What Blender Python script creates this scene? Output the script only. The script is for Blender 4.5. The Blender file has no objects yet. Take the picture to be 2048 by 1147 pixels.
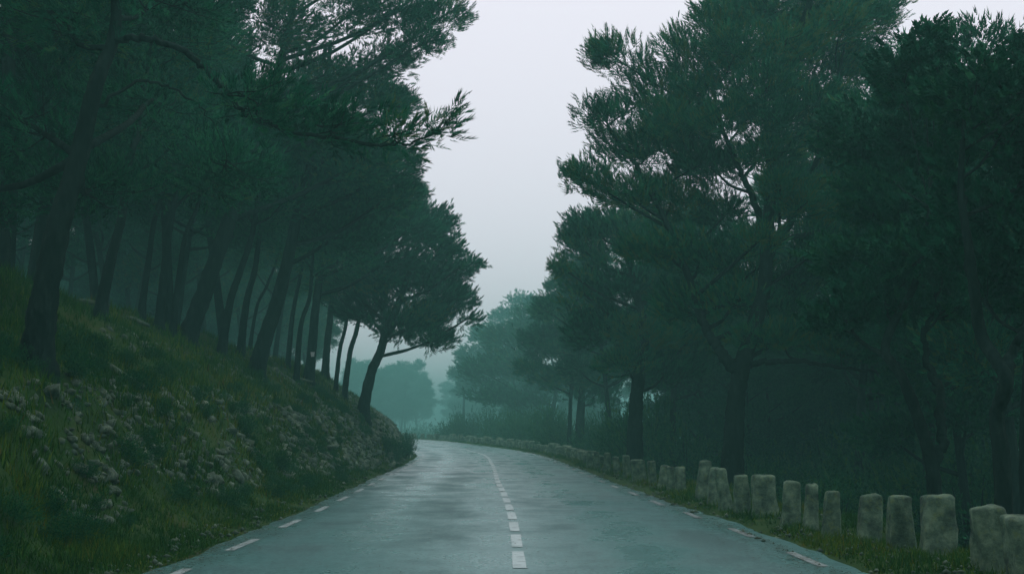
import bpy, math, random
import numpy as np

random.seed(7)
RNG = np.random.default_rng(11)
R = math.radians
SC = bpy.context.scene
COL = SC.collection

# ------------------------------------------------------------------ camera
EYE = 1.25                                   # driver's eye above the road
FPX = 2472.0                                 # focal length in photo pixels (2048 wide)
PITCH = math.atan(288.5 / FPX)
cam_d = bpy.data.cameras.new('camera')
cam_d.sensor_width = 36.0
cam_d.lens = FPX / 2048.0 * 36.0
cam_d.clip_start = 0.05
cam_d.clip_end = 3000.0
cam = bpy.data.objects.new('camera', cam_d)
cam.location = (0.0, 0.0, EYE)
cam.rotation_euler = (math.pi / 2 + PITCH, 0.0, 0.0)
COL.objects.link(cam)
SC.camera = cam

# ------------------------------------------------------------------ sky, sun, exposure
SUN_EL, SUN_AZ = R(58), R(15)
world = bpy.data.worlds.new('World')
SC.world = world
world.use_nodes = True
wn, wl = world.node_tree.nodes, world.node_tree.links
wn.clear()
w_out = wn.new('ShaderNodeOutputWorld')
w_bg = wn.new('ShaderNodeBackground')
w_sky = wn.new('ShaderNodeTexSky')
w_sky.sky_type = 'NISHITA'
w_sky.sun_disc = False
w_sky.sun_elevation = SUN_EL
w_sky.sun_rotation = SUN_AZ
w_sky.dust_density = 6.0
w_mix = wn.new('ShaderNodeMixRGB')           # the cloud layer veils the clear sky
w_mix.inputs[0].default_value = 0.94
w_mix.inputs[2].default_value = (10.8, 10.4, 11.6, 1.0)
w_bg.inputs[1].default_value = 0.1
wl.new(w_sky.outputs[0], w_mix.inputs[1])
wl.new(w_mix.outputs[0], w_bg.inputs[0])
wl.new(w_bg.outputs[0], w_out.inputs[0])

sun_d = bpy.data.lights.new('sun', 'SUN')
sun_d.energy = 0.5
sun_d.angle = R(40)
sun_d.color = (1.0, 0.97, 0.93)
sun = bpy.data.objects.new('sun', sun_d)
sun.rotation_euler = (math.pi / 2 - SUN_EL, 0.0, math.pi - SUN_AZ)
sun.location = (0, 0, 60)
COL.objects.link(sun)

SC.view_settings.view_transform = 'Standard'
SC.view_settings.look = 'None'
SC.view_settings.gamma = 1.0
SC.view_settings.use_curve_mapping = False
SC.view_settings.exposure = 0.0

HAZE_DENSITY = 0.0056
HAZE_COLOR = (0.26, 0.70, 0.61, 1.0)

SC.render.engine = 'CYCLES'
cy = SC.cycles
cy.max_bounces = 3
cy.diffuse_bounces = 1
cy.glossy_bounces = 1
cy.transmission_bounces = 1
cy.transparent_max_bounces = 4
cy.volume_bounces = 0
cy.caustics_reflective = False
cy.caustics_refractive = False
cy.use_denoising = True
cy.use_adaptive_sampling = False
try:
    cy.denoiser = 'OPENIMAGEDENOISE'
except Exception:
    pass

# ------------------------------------------------------------------ helpers
cp, sp_ = math.cos(PITCH), math.sin(PITCH)


def pix(px, py, d):
    """world point seen at photo pixel (px, py) at distance d along the road axis"""
    a, b = (px - 1024.0) / FPX, (573.5 - py) / FPX
    v = np.array([a, cp - b * sp_, sp_ + b * cp])
    return np.array([0, 0, EYE]) + v * (d / v[1])


def smooth(a, b, x):
    u = np.clip((np.asarray(x, float) - a) / (b - a), 0, 1)
    return u * u * (3 - 2 * u)


_perm = RNG.random((256, 256))


def vnoise(x, y, k=0):
    x = np.asarray(x, float) + 37.7 * k + 1000
    y = np.asarray(y, float) + 91.3 * k + 1000
    xi, yi = np.floor(x).astype(int), np.floor(y).astype(int)
    fx, fy = x - xi, y - yi
    fx, fy = fx * fx * (3 - 2 * fx), fy * fy * (3 - 2 * fy)
    g = lambda i, j: _perm[(xi + i) % 256, (yi + j) % 256]
    return ((g(0, 0) * (1 - fx) + g(1, 0) * fx) * (1 - fy) + (g(0, 1) * (1 - fx) + g(1, 1) * fx) * fy) * 2 - 1


def norm(v):
    return v / np.maximum(np.linalg.norm(v, axis=-1, keepdims=True), 1e-9)


def np_mesh(name, V, F, val=None, smooth_shade=False, uv=None):
    """V (n,3); F (m,k) one polygon size; val: per-vertex float attribute 'v'"""
    V = np.ascontiguousarray(V, np.float32)
    F = np.ascontiguousarray(F, np.int32)
    me = bpy.data.meshes.new(name)
    m, k = F.shape
    me.vertices.add(len(V))
    me.vertices.foreach_set('co', V.ravel())
    me.loops.add(m * k)
    me.loops.foreach_set('vertex_index', F.ravel())
    me.polygons.add(m)
    me.polygons.foreach_set('loop_start', np.arange(0, m * k, k, dtype=np.int32))
    me.polygons.foreach_set('loop_total', np.full(m, k, np.int32))
    if smooth_shade:
        me.polygons.foreach_set('use_smooth', np.ones(m, bool))
    if val is not None:
        at = me.attributes.new('v', 'FLOAT', 'POINT')
        at.data.foreach_set('value', np.ascontiguousarray(val, np.float32))
    if uv is not None:
        ul = me.uv_layers.new(name='UVMap')
        ul.data.foreach_set('uv', np.ascontiguousarray(uv[F.ravel()], np.float32).ravel())
    me.update(calc_edges=True)
    return me


def obj(name, me, mat=None, parent=None, loc=None):
    o = bpy.data.objects.new(name, me)
    COL.objects.link(o)
    if mat is not None and me is not None and not me.materials:
        me.materials.append(mat)
    if parent is not None:
        o.parent = parent
    if loc is not None:
        o.location = tuple(float(c) for c in loc)
    return o


def tag(o, label=None, cat=None, group=None, kind=None):
    if label: o['label'] = label
    if cat: o['category'] = cat
    if group: o['group'] = group
    if kind: o['kind'] = kind
    return o


def empty(name, loc):
    o = bpy.data.objects.new(name, None)
    o.empty_display_size = 0.2
    COL.objects.link(o)
    o.location = tuple(float(c) for c in loc)
    return o


class Geo:
    """collects vertices and triangles"""
    def __init__(s):
        s.V, s.F, s.A, s.n = [], [], [], 0

    def add(s, V, F, a=None):
        V = np.asarray(V, float).reshape(-1, 3)
        s.V.append(V)
        s.F.append(np.asarray(F, int).reshape(-1, 3) + s.n)
        s.A.append(np.zeros(len(V)) if a is None else np.broadcast_to(a, (len(V),)))
        s.n += len(V)

    def mesh(s, name, origin=(0, 0, 0), smooth_shade=False):
        return np_mesh(name, np.vstack(s.V) - np.asarray(origin), np.vstack(s.F), np.concatenate(s.A), smooth_shade)


def tube(g, P, rad, sides=8, rough=0.0, a=0.0):
    """tapered tube along polyline P with radii rad"""
    P = np.asarray(P, float)
    n = len(P)
    rad = np.broadcast_to(rad, (n,))
    T = norm(np.gradient(P, axis=0))
    ref = np.array([0.0, 1.0, 0.0]) if abs(T[0][1]) < 0.8 else np.array([1.0, 0, 0])
    U = norm(np.cross(T, ref))
    W = np.cross(T, U)
    ang = np.linspace(0, 2 * math.pi, sides, endpoint=False)
    rr = np.repeat(rad[:, None], sides, 1)
    if rough:
        rr = rr * (1 + rough * RNG.uniform(-1, 1, rr.shape))
    V = P[:, None, :] + rr[..., None] * (np.cos(ang)[None, :, None] * U[:, None, :] + np.sin(ang)[None, :, None] * W[:, None, :])
    i = np.arange(n - 1)[:, None] * sides
    j = np.arange(sides)[None, :]
    k = (j + 1) % sides
    A, B, C, D = i + j, i + k, i + sides + k, i + sides + j
    F = np.concatenate([np.stack([A, B, C], -1).reshape(-1, 3), np.stack([A, C, D], -1).reshape(-1, 3)])
    g.add(V, F, a)


def spline(pts, n):
    """Catmull-Rom through pts"""
    p = np.asarray(pts, float)
    p = np.vstack([2 * p[0] - p[1], p, 2 * p[-1] - p[-2]])
    u = np.linspace(0, len(p) - 3 - 1e-6, n)
    i = u.astype(int)
    f = (u - i)[:, None]
    a, b, c, d = p[i], p[i + 1], p[i + 2], p[i + 3]
    return 0.5 * (2 * b + (c - a) * f + (2 * a - 5 * b + 4 * c - d) * f ** 2 + (3 * b - a - 3 * c + d) * f ** 3)


# ------------------------------------------------------------------ materials
def new_mat(name):
    m = bpy.data.materials.new(name)
    m.use_nodes = True
    nt = m.node_tree
    return m, nt, nt.nodes['Principled BSDF'], nt.nodes, nt.links


def ramp(nodes, stops):
    r = nodes.new('ShaderNodeValToRGB')
    e = r.color_ramp.elements
    while len(e) < len(stops):
        e.new(0.5)
    for i, (p, c) in enumerate(stops):
        e[i].position = p
        e[i].color = (*c, 1.0)
    return r


def attr_mat(name, stops, rough=0.7, spec=0.25, translucent=0.0):
    m, nt, b, N, L = new_mat(name)
    at = N.new('ShaderNodeAttribute')
    at.attribute_name = 'v'
    r = ramp(N, stops)
    L.new(at.outputs['Fac'], r.inputs[0])
    L.new(r.outputs[0], b.inputs['Base Color'])
    b.inputs['Roughness'].default_value = rough
    b.inputs['Specular IOR Level'].default_value = spec
    if translucent:
        tr = N.new('ShaderNodeBsdfTranslucent')
        L.new(r.outputs[0], tr.inputs[0])
        mx = N.new('ShaderNodeMixShader')
        mx.inputs[0].default_value = translucent
        L.new(b.outputs[0], mx.inputs[1])
        L.new(tr.outputs[0], mx.inputs[2])
        L.new(mx.outputs[0], N['Material Output'].inputs[0])
    return m


M_NEEDLE = attr_mat('pine_needles', [(0.0, (0.002, 0.055, 0.030)), (0.5, (0.006, 0.135, 0.064)), (0.9, (0.030, 0.210, 0.080)), (1.0, (0.075, 0.150, 0.040))], 0.75, 0.06)
M_LEAF = attr_mat('oak_leaves', [(0.0, (0.003, 0.070, 0.034)), (0.6, (0.007, 0.115, 0.054)), (1.0, (0.018, 0.140, 0.052))], 0.7, 0.08)
M_SHRUB = attr_mat('shrub_leaves', [(0.0, (0.006, 0.075, 0.028)), (0.6, (0.014, 0.135, 0.044)), (1.0, (0.050, 0.16, 0.035))], 0.75, 0.08)
M_GRASS = attr_mat('grass_blades', [(0.0, (0.008, 0.070, 0.012)), (0.45, (0.028, 0.110, 0.009)), (0.7, (0.120, 0.190, 0.010)), (0.85, (0.120, 0.090, 0.014)), (1.0, (0.19, 0.17, 0.07))], 0.8, 0.08)


def noise_node(N, L, scale, detail=6, rough=0.6, coord=None, dim='3D'):
    t = N.new('ShaderNodeTexNoise')
    t.inputs['Scale'].default_value = scale
    t.inputs['Detail'].default_value = detail
    t.inputs['Roughness'].default_value = rough
    if coord is not None:
        L.new(coord, t.inputs['Vector'])
    return t


def bump(N, L, b, h, strength=0.5, dist=0.02):
    n = N.new('ShaderNodeBump')
    n.inputs['Strength'].default_value = strength
    n.inputs['Distance'].default_value = dist
    L.new(h, n.inputs['Height'])
    L.new(n.outputs[0], b.inputs['Normal'])


def bark_mat():
    m, nt, b, N, L = new_mat('pine_bark')
    co = N.new('ShaderNodeTexCoord')
    mp = N.new('ShaderNodeMapping')
    mp.inputs['Scale'].default_value = (1, 1, 0.3)
    L.new(co.outputs['Object'], mp.inputs[0])
    vo = N.new('ShaderNodeTexVoronoi')
    vo.inputs['Scale'].default_value = 16
    L.new(mp.outputs[0], vo.inputs['Vector'])
    no = noise_node(N, L, 9, 7, 0.65, mp.outputs[0])
    r = ramp(N, [(0.3, (0.004, 0.014, 0.012)), (0.55, (0.012, 0.028, 0.023)), (0.75, (0.030, 0.056, 0.046))])
    L.new(no.outputs['Fac'], r.inputs[0])
    L.new(r.outputs[0], b.inputs['Base Color'])
    b.inputs['Roughness'].default_value = 0.9
    b.inputs['Specular IOR Level'].default_value = 0.05
    mul = N.new('ShaderNodeMath')
    mul.operation = 'MULTIPLY'
    L.new(vo.outputs['Distance'], mul.inputs[0])
    L.new(no.outputs['Fac'], mul.inputs[1])
    bump(N, L, b, mul.outputs[0], 0.9, 0.05)
    return m


def rock_mat(name, stops, scale, rough=0.85, lichen=(0.16, 0.19, 0.07), lich_amt=0.62):
    m, nt, b, N, L = new_mat(name)
    co = N.new('ShaderNodeTexCoord')
    oi = N.new('ShaderNodeObjectInfo')
    ad = N.new('ShaderNodeVectorMath')
    ad.operation = 'ADD'
    sc = N.new('ShaderNodeVectorMath')
    sc.operation = 'SCALE'
    sc.inputs['Scale'].default_value = 40
    cx = N.new('ShaderNodeCombineXYZ')
    L.new(oi.outputs['Random'], cx.inputs[0])
    L.new(oi.outputs['Random'], cx.inputs[1])
    L.new(cx.outputs[0], sc.inputs[0])
    L.new(co.outputs['Object'], ad.inputs[0])
    L.new(sc.outputs[0], ad.inputs[1])
    n1 = noise_node(N, L, scale, 8, 0.68, ad.outputs[0])
    r1 = ramp(N, stops)
    L.new(n1.outputs['Fac'], r1.inputs[0])
    n2 = noise_node(N, L, scale * 2.3, 6, 0.7, ad.outputs[0])
    r2 = ramp(N, [(lich_amt - 0.08, (0, 0, 0)), (lich_amt + 0.08, (0.8, 0.8, 0.8))])
    L.new(n2.outputs['Fac'], r2.inputs[0])
    mx = N.new('ShaderNodeMixRGB')
    L.new(r2.outputs[0], mx.inputs[0])
    L.new(r1.outputs[0], mx.inputs[1])
    mx.inputs[2].default_value = (*lichen, 1)
    L.new(mx.outputs[0], b.inputs['Base Color'])
    b.inputs['Roughness'].default_value = rough
    n3 = noise_node(N, L, scale * 6, 8, 0.7, ad.outputs[0])
    bump(N, L, b, n3.outputs['Fac'], 0.7, 0.03)
    return m


def road_mat():
    m, nt, b, N, L = new_mat('wet_asphalt')
    uv = N.new('ShaderNodeUVMap')
    uv.uv_map = 'UVMap'
    mp = N.new('ShaderNodeMapping')
    mp.inputs['Scale'].default_value = (1.0, 0.22, 1.0)
    L.new(uv.outputs[0], mp.inputs[0])
    big = noise_node(N, L, 1.1, 5, 0.6, mp.outputs[0])
    mp2 = N.new('ShaderNodeMapping')
    mp2.inputs['Scale'].default_value = (0.75, 0.6, 1.0)
    L.new(uv.outputs[0], mp2.inputs[0])
    patch = noise_node(N, L, 0.9, 6, 0.65, mp2.outputs[0])
    fine = noise_node(N, L, 90, 4, 0.7, uv.outputs[0])
    grit = noise_node(N, L, 22, 8, 0.8, uv.outputs[0])
    add = N.new('ShaderNodeMath')
    add.operation = 'MULTIPLY_ADD'
    L.new(patch.outputs['Fac'], add.inputs[0])
    add.inputs[1].default_value = 0.6
    sc = N.new('ShaderNodeMath')
    sc.operation = 'MULTIPLY'
    L.new(big.outputs['Fac'], sc.inputs[0])
    sc.inputs[1].default_value = 0.4
    L.new(sc.outputs[0], add.inputs[2])
    # worn wheel tracks: two darker strips in each lane
    sx = N.new('ShaderNodeSeparateXYZ')
    L.new(uv.outputs[0], sx.inputs[0])
    wob = N.new('ShaderNodeMath')
    wob.operation = 'MULTIPLY_ADD'
    L.new(big.outputs['Fac'], wob.inputs[0])
    wob.inputs[1].default_value = 0.5
    L.new(sx.outputs[0], wob.inputs[2])
    cs = N.new('ShaderNodeMath')
    cs.operation = 'MULTIPLY'
    L.new(wob.outputs[0], cs.inputs[0])
    cs.inputs[1].default_value = 2 * math.pi / 1.5
    co_ = N.new('ShaderNodeMath')
    co_.operation = 'COSINE'
    L.new(cs.outputs[0], co_.inputs[0])
    trk = N.new('ShaderNodeMath')
    trk.operation = 'MULTIPLY_ADD'
    L.new(co_.outputs[0], trk.inputs[0])
    trk.inputs[1].default_value = 0.05
    L.new(add.outputs[0], trk.inputs[2])
    add = trk
    col = ramp(N, [(0.36, (0.030, 0.095, 0.090)), (0.5, (0.080, 0.220, 0.205)), (0.62, (0.150, 0.340, 0.315))])
    mixg = N.new('ShaderNodeMath')
    mixg.operation = 'MULTIPLY_ADD'
    L.new(grit.outputs['Fac'], mixg.inputs[0])
    mixg.inputs[1].default_value = 1.1
    off = N.new('ShaderNodeMath')
    off.operation = 'SUBTRACT'
    L.new(add.outputs[0], off.inputs[0])
    off.inputs[1].default_value = 0.55
    L.new(off.outputs[0], mixg.inputs[2])
    L.new(mixg.outputs[0], col.inputs[0])
    L.new(col.outputs[0], b.inputs['Base Color'])
    ro = ramp(N, [(0.38, (0.55, 0.55, 0.55)), (0.5, (0.36, 0.36, 0.36)), (0.60, (0.20, 0.20, 0.20))])
    L.new(add.outputs[0], ro.inputs[0])
    L.new(ro.outputs[0], b.inputs['Roughness'])
    b.inputs['Specular IOR Level'].default_value = 0.7
    b.inputs['Specular Tint'].default_value = (0.6, 1.0, 1.0, 1.0)
    hh = N.new('ShaderNodeMath')
    hh.operation = 'ADD'
    L.new(fine.outputs['Fac'], hh.inputs[0])
    L.new(grit.outputs['Fac'], hh.inputs[1])
    bump(N, L, b, hh.outputs[0], 0.3, 0.005)
    return m


def paint_mat(name, k):
    m, nt, b, N, L = new_mat(name)
    co = N.new('ShaderNodeTexCoord')
    n = noise_node(N, L, 9, 8, 0.75, co.outputs['Object'])
    r = ramp(N, [(0.33, (0.06, 0.13, 0.13)), (0.42, (0.36 * k, 0.50 * k, 0.48 * k)), (0.65, (0.58 * k, 0.72 * k, 0.70 * k))])
    L.new(n.outputs['Fac'], r.inputs[0])
    L.new(r.outputs[0], b.inputs['Base Color'])
    b.inputs['Roughness'].default_value = 0.5
    return m


def ground_mat():
    m, nt, b, N, L = new_mat('forest_floor')
    co = N.new('ShaderNodeTexCoord')
    n1 = noise_node(N, L, 0.9, 8, 0.7, co.outputs['Object'])
    n2 = noise_node(N, L, 8, 8, 0.7, co.outputs['Object'])
    r1 = ramp(N, [(0.32, (0.016, 0.050, 0.014)), (0.5, (0.030, 0.085, 0.014)), (0.62, (0.055, 0.090, 0.018)), (0.75, (0.060, 0.055, 0.028))])
    mx = N.new('ShaderNodeMath')
    mx.operation = 'MULTIPLY_ADD'
    L.new(n2.outputs['Fac'], mx.inputs[0])
    mx.inputs[1].default_value = 0.5
    sb = N.new('ShaderNodeMath')
    sb.operation = 'SUBTRACT'
    L.new(n1.outputs['Fac'], sb.inputs[0])
    sb.inputs[1].default_value = 0.25
    L.new(sb.outputs[0], mx.inputs[2])
    L.new(mx.outputs[0], r1.inputs[0])
    L.new(r1.outputs[0], b.inputs['Base Color'])
    b.inputs['Roughness'].default_value = 0.9
    b.inputs['Specular IOR Level'].default_value = 0.15
    bump(N, L, b, n2.outputs['Fac'], 0.9, 0.08)
    return m


M_BARK = bark_mat()
M_STONE = rock_mat('guard_stone_limestone', [(0.36, (0.022, 0.052, 0.036)), (0.5, (0.085, 0.160, 0.100)), (0.64, (0.20, 0.31, 0.195))], 5.5, 0.85, (0.16, 0.23, 0.07), 0.62)
M_RUBBLE = rock_mat('rubble_limestone', [(0.3, (0.014, 0.038, 0.024)), (0.5, (0.055, 0.105, 0.068)), (0.70, (0.25, 0.34, 0.22))], 1.6, 0.85, (0.05, 0.085, 0.03), 0.56)
M_ROAD = road_mat()
M_PAINT = paint_mat('worn_road_paint', 1.0)
M_PAINT_LEFT = paint_mat('worn_left_edge_paint', 0.8)
M_PAINT_EDGE = paint_mat('faded_edge_paint', 0.6)
M_GROUND = ground_mat()

# ------------------------------------------------------------------ road line and terrain
_cl = np.array([(0.1, -60), (0.1, -30), (0.1, 0), (0.07, 11), (0.0, 18), (-0.16, 24.5), (-0.36, 31), (-0.70, 45), (-1.28, 60), (-2.15, 68), (-3.2, 75.5),
                (-6.0, 89), (-8.4, 100), (-11.6, 108), (-16, 113), (-23, 116), (-34, 117.5), (-50, 118), (-80, 118), (-140, 118)], float)
_c = spline(_cl, 1200)
_seg = np.linalg.norm(np.diff(_c, axis=0), axis=1)
_cum = np.concatenate([[0], np.cumsum(_seg)])
_S0 = np.interp(0.0, _c[:400, 1], _cum[:400])
S_ALL = np.arange(-58, 225, 0.5)
CX = np.interp(S_ALL + _S0, _cum, _c[:, 0])
CY = np.interp(S_ALL + _S0, _cum, _c[:, 1])
TX, TY = np.gradient(CX), np.gradient(CY)
_l = np.hypot(TX, TY)
TX, TY = TX / _l, TY / _l


def road_z(s):
    return np.interp(s, [-60, 45, 60, 75, 90, 115, 140, 230], [0, 0, 0.05, 0.17, 0.36, 0.62, 0.85, 1.6])


def road_xy(s, t):
    """point at chainage s, offset t to the right of the centre line"""
    x, y = np.interp(s, S_ALL, CX), np.interp(s, S_ALL, CY)
    tx, ty = np.interp(s, S_ALL, TX), np.interp(s, S_ALL, TY)
    return x + ty * t, y - tx * t


def road_st(x, y):
    x, y = np.atleast_1d(np.asarray(x, float)).ravel(), np.atleast_1d(np.asarray(y, float)).ravel()
    S, T = np.empty(len(x)), np.empty(len(x))
    for i in range(0, len(x), 20000):
        xx, yy = x[i:i + 20000, None], y[i:i + 20000, None]
        d2 = (xx - CX) ** 2 + (yy - CY) ** 2
        k = d2.argmin(1)
        dx, dy = xx[:, 0] - CX[k], yy[:, 0] - CY[k]
        S[i:i + 20000] = S_ALL[k] + dx * TX[k] + dy * TY[k]
        T[i:i + 20000] = np.where((dx * TY[k] - dy * TX[k]) >= 0, 1, -1) * np.sqrt(d2[np.arange(len(k)), k])
    return S, T


LEFT_A = [0, 3.2, 3.35, 3.9, 4.4, 5.2, 5.9, 7.0, 8.3, 12, 40, 120, 800]
LEFT_Z = [-.03, -.03, 0.02, .10, .38, 1.62, 2.08, 2.95, 3.72, 4.0, 5.2, 7.0, 9.0]
RIGHT_A = [0, 3.1, 3.25, 3.6, 4.75, 5.3, 7.0, 12, 25, 60, 800]
RIGHT_Z = [-.03, -.03, 0.02, .05, .02, -.35, -1.2, -2.2, -2.7, -2.9, -2.9]


def ground_z(x, y):
    sh = np.shape(x)
    x, y = np.asarray(x, float).ravel(), np.asarray(y, float).ravel()
    S, T = road_st(x, y)
    a = -T
    shift = 0.8 * smooth(15, 45, S) * smooth(3.35, 4.0, a) * (1 - smooth(8, 12, a))
    zl = np.interp(a + shift, LEFT_A, LEFT_Z) * (1 - 0.35 * smooth(52, 80, S) * smooth(3.3, 4, a))
    zr = np.interp(T, RIGHT_A, RIGHT_Z)
    z = np.where(a > 0, zl, zr)
    w = smooth(3.35, 4.6, np.abs(T))
    nz = 0.16 * vnoise(x * 0.55, y * 0.55) + 0.09 * vnoise(x * 1.7, y * 1.7, 1) + 0.05 * vnoise(x * 4.1, y * 4.1, 2)
    zz = z + nz * w * np.where(a > 0, 1.0, 0.6) + road_z(S)
    return zz.reshape(sh)


def gz(x, y):
    return float(ground_z(np.array([x]), np.array([y]))[0])


def hit(px, py, d0=8.0, d1=90.0):
    """first terrain point under a photo pixel"""
    ds = np.arange(d0, d1, 0.15)
    P = np.array([pix(px, py, d) for d in ds])
    under = P[:, 2] <= ground_z(P[:, 0], P[:, 1])
    if not under.any():
        return None
    return P[under.argmax()]


# ground sheet: one grid, fine near the camera, coarse to the horizon
gx = np.concatenate([-np.geomspace(800, 16, 26), np.arange(-15, -2.4, 0.16), np.arange(-2.4, 3.0, 0.6), np.arange(3.0, 9, 0.2), np.geomspace(9.4, 800, 26)])
gy = np.concatenate([-np.geomspace(700, 12, 14), np.arange(-10, 6, 1.0), np.arange(6, 62, 0.22), np.arange(62, 130, 1.0), np.geomspace(131, 900, 22)])
GX, GY = np.meshgrid(gx, gy)
GZ = ground_z(GX, GY)
nx, ny = len(gx), len(gy)
ii = (np.arange(ny - 1)[:, None] * nx + np.arange(nx - 1)[None, :]).ravel()
gme = np_mesh('ground', np.stack([GX, GY, GZ], -1).reshape(-1, 3), np.stack([ii, ii + 1, ii + nx + 1, ii + nx], -1), smooth_shade=True)
ground = tag(obj('ground', gme, M_GROUND), 'mossy forest floor and grassy bank beside the road', kind='structure')

# road sheet
rs = np.concatenate([np.arange(-55, 0, 1.0), np.arange(0, 60, 0.3), np.arange(60, 222, 0.7)])
tt = np.concatenate([[-1], np.linspace(-.985, .985, 13), [1]])
RS, TT = np.meshgrid(rs, tt, indexing='ij')
edge_l = 3.30 + 0.04 * vnoise(rs * 0.8, rs * 0 + 3) + 0.05 * vnoise(rs * 3.1, rs * 0 + 9)
edge_r = 3.10 + 0.035 * vnoise(rs * 0.7, rs * 0 + 5) + 0.05 * vnoise(rs * 2.7, rs * 0 + 1) - 0.25 * smooth(14, 24, rs)
TTm = np.where(TT < 0, TT * edge_l[:, None], TT * edge_r[:, None])
rx_, ry_ = road_xy(RS.ravel(), TTm.ravel())
rz_ = road_z(RS.ravel()) + 0.035 - 0.012 * np.abs(TTm.ravel()) / 3.2 + 0.004 * vnoise(RS.ravel() * 0.7, TTm.ravel() * 0.9, 4)
rz_ = np.where(np.abs(TT.ravel()) > 0.999, rz_ - 0.03, rz_)
k = len(tt)
ii = (np.arange(len(rs) - 1)[:, None] * k + np.arange(k - 1)[None, :]).ravel()
rme = np_mesh('road', np.stack([rx_, ry_, rz_], -1), np.stack([ii, ii + 1, ii + k + 1, ii + k], -1), smooth_shade=True,
              uv=np.stack([TTm.ravel(), RS.ravel()], -1))
road = tag(obj('road', rme, M_ROAD), 'wet grey asphalt mountain road curving away into fog', kind='structure')


def road_top(s, t):
    return float(road_z(s) + 0.035 - 0.012 * abs(t) / 3.2 + 0.004 * vnoise(np.array([s * 0.7]), np.array([t * 0.9]), 4)[0])


def dash(s0, s1, t, w, mat=None):
    n = max(3, int((s1 - s0) / 0.3) + 1)
    ss = np.linspace(s0, s1, n)
    V = []
    for s in ss:
        for sd in (-1, 0, 1):
            tq = t + sd * w / 2 * (1 + random.uniform(-.05, .05))
            x, y = road_xy(s, tq)
            V.append((float(x), float(y), road_top(s, tq) + 0.006))
    V = np.array(V)
    F = []
    for i in range(n - 1):
        for j in range(2):
            a = i * 3 + j
            F.append((a, a + 1, a + 4, a + 3))
    obj('road_marking', np_mesh('road_marking', V, np.array(F)), mat or M_PAINT, road)


s = 11.28 - 2.04 * 6
while s < 112:
    dash(s, s + 1.53, 0.0, 0.12)
    s += 2.04
s = 13.0 - 3.12 * 4
while s < 112:
    dash(s, s + 1.45, -2.98, 0.105, M_PAINT_LEFT)
    dash(s - 1.5, s - 0.15, 2.78 - 0.22 * float(smooth(14, 24, s)), 0.10, M_PAINT_EDGE)
    s += 3.12

# ------------------------------------------------------------------ foliage
def shoots(P, D, L, m, nl, nw, spread=0.75, fore=0.35):
    """needle or leaf triangles around twig shoots: P base, D direction, L length"""
    n = len(P)
    u = RNG.random((n, m)) ** 0.7
    base = P[:, None, :] + D[:, None, :] * (u * L[:, None])[..., None]
    rnd = norm(RNG.normal(size=(n, m, 3)))
    perp = norm(rnd - (rnd * D[:, None, :]).sum(-1, keepdims=True) * D[:, None, :])
    al = spread * (1.15 - u * 0.8)[..., None]
    nd = norm(D[:, None, :] * np.cos(al) + perp * np.sin(al) + np.array([0, 0, 0.12]))
    ln = nl * RNG.uniform(0.65, 1.25, (n, m))[..., None]
    side = norm(np.cross(nd, RNG.normal(size=(n, m, 3)))) * (nw / 2)
    V = np.stack([base - side + nd * ln * (1 - fore) * 0.15, base + side + nd * ln * (1 - fore) * 0.15, base + nd * ln], 2)
    val = np.repeat(np.clip(0.45 + 0.35 * RNG.normal(size=(n, 1)) + 0.12 * RNG.normal(size=(n, m)), 0, 1).reshape(-1), 3)
    V = V.reshape(-1, 3)
    return V, np.arange(len(V)).reshape(-1, 3), val


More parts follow.
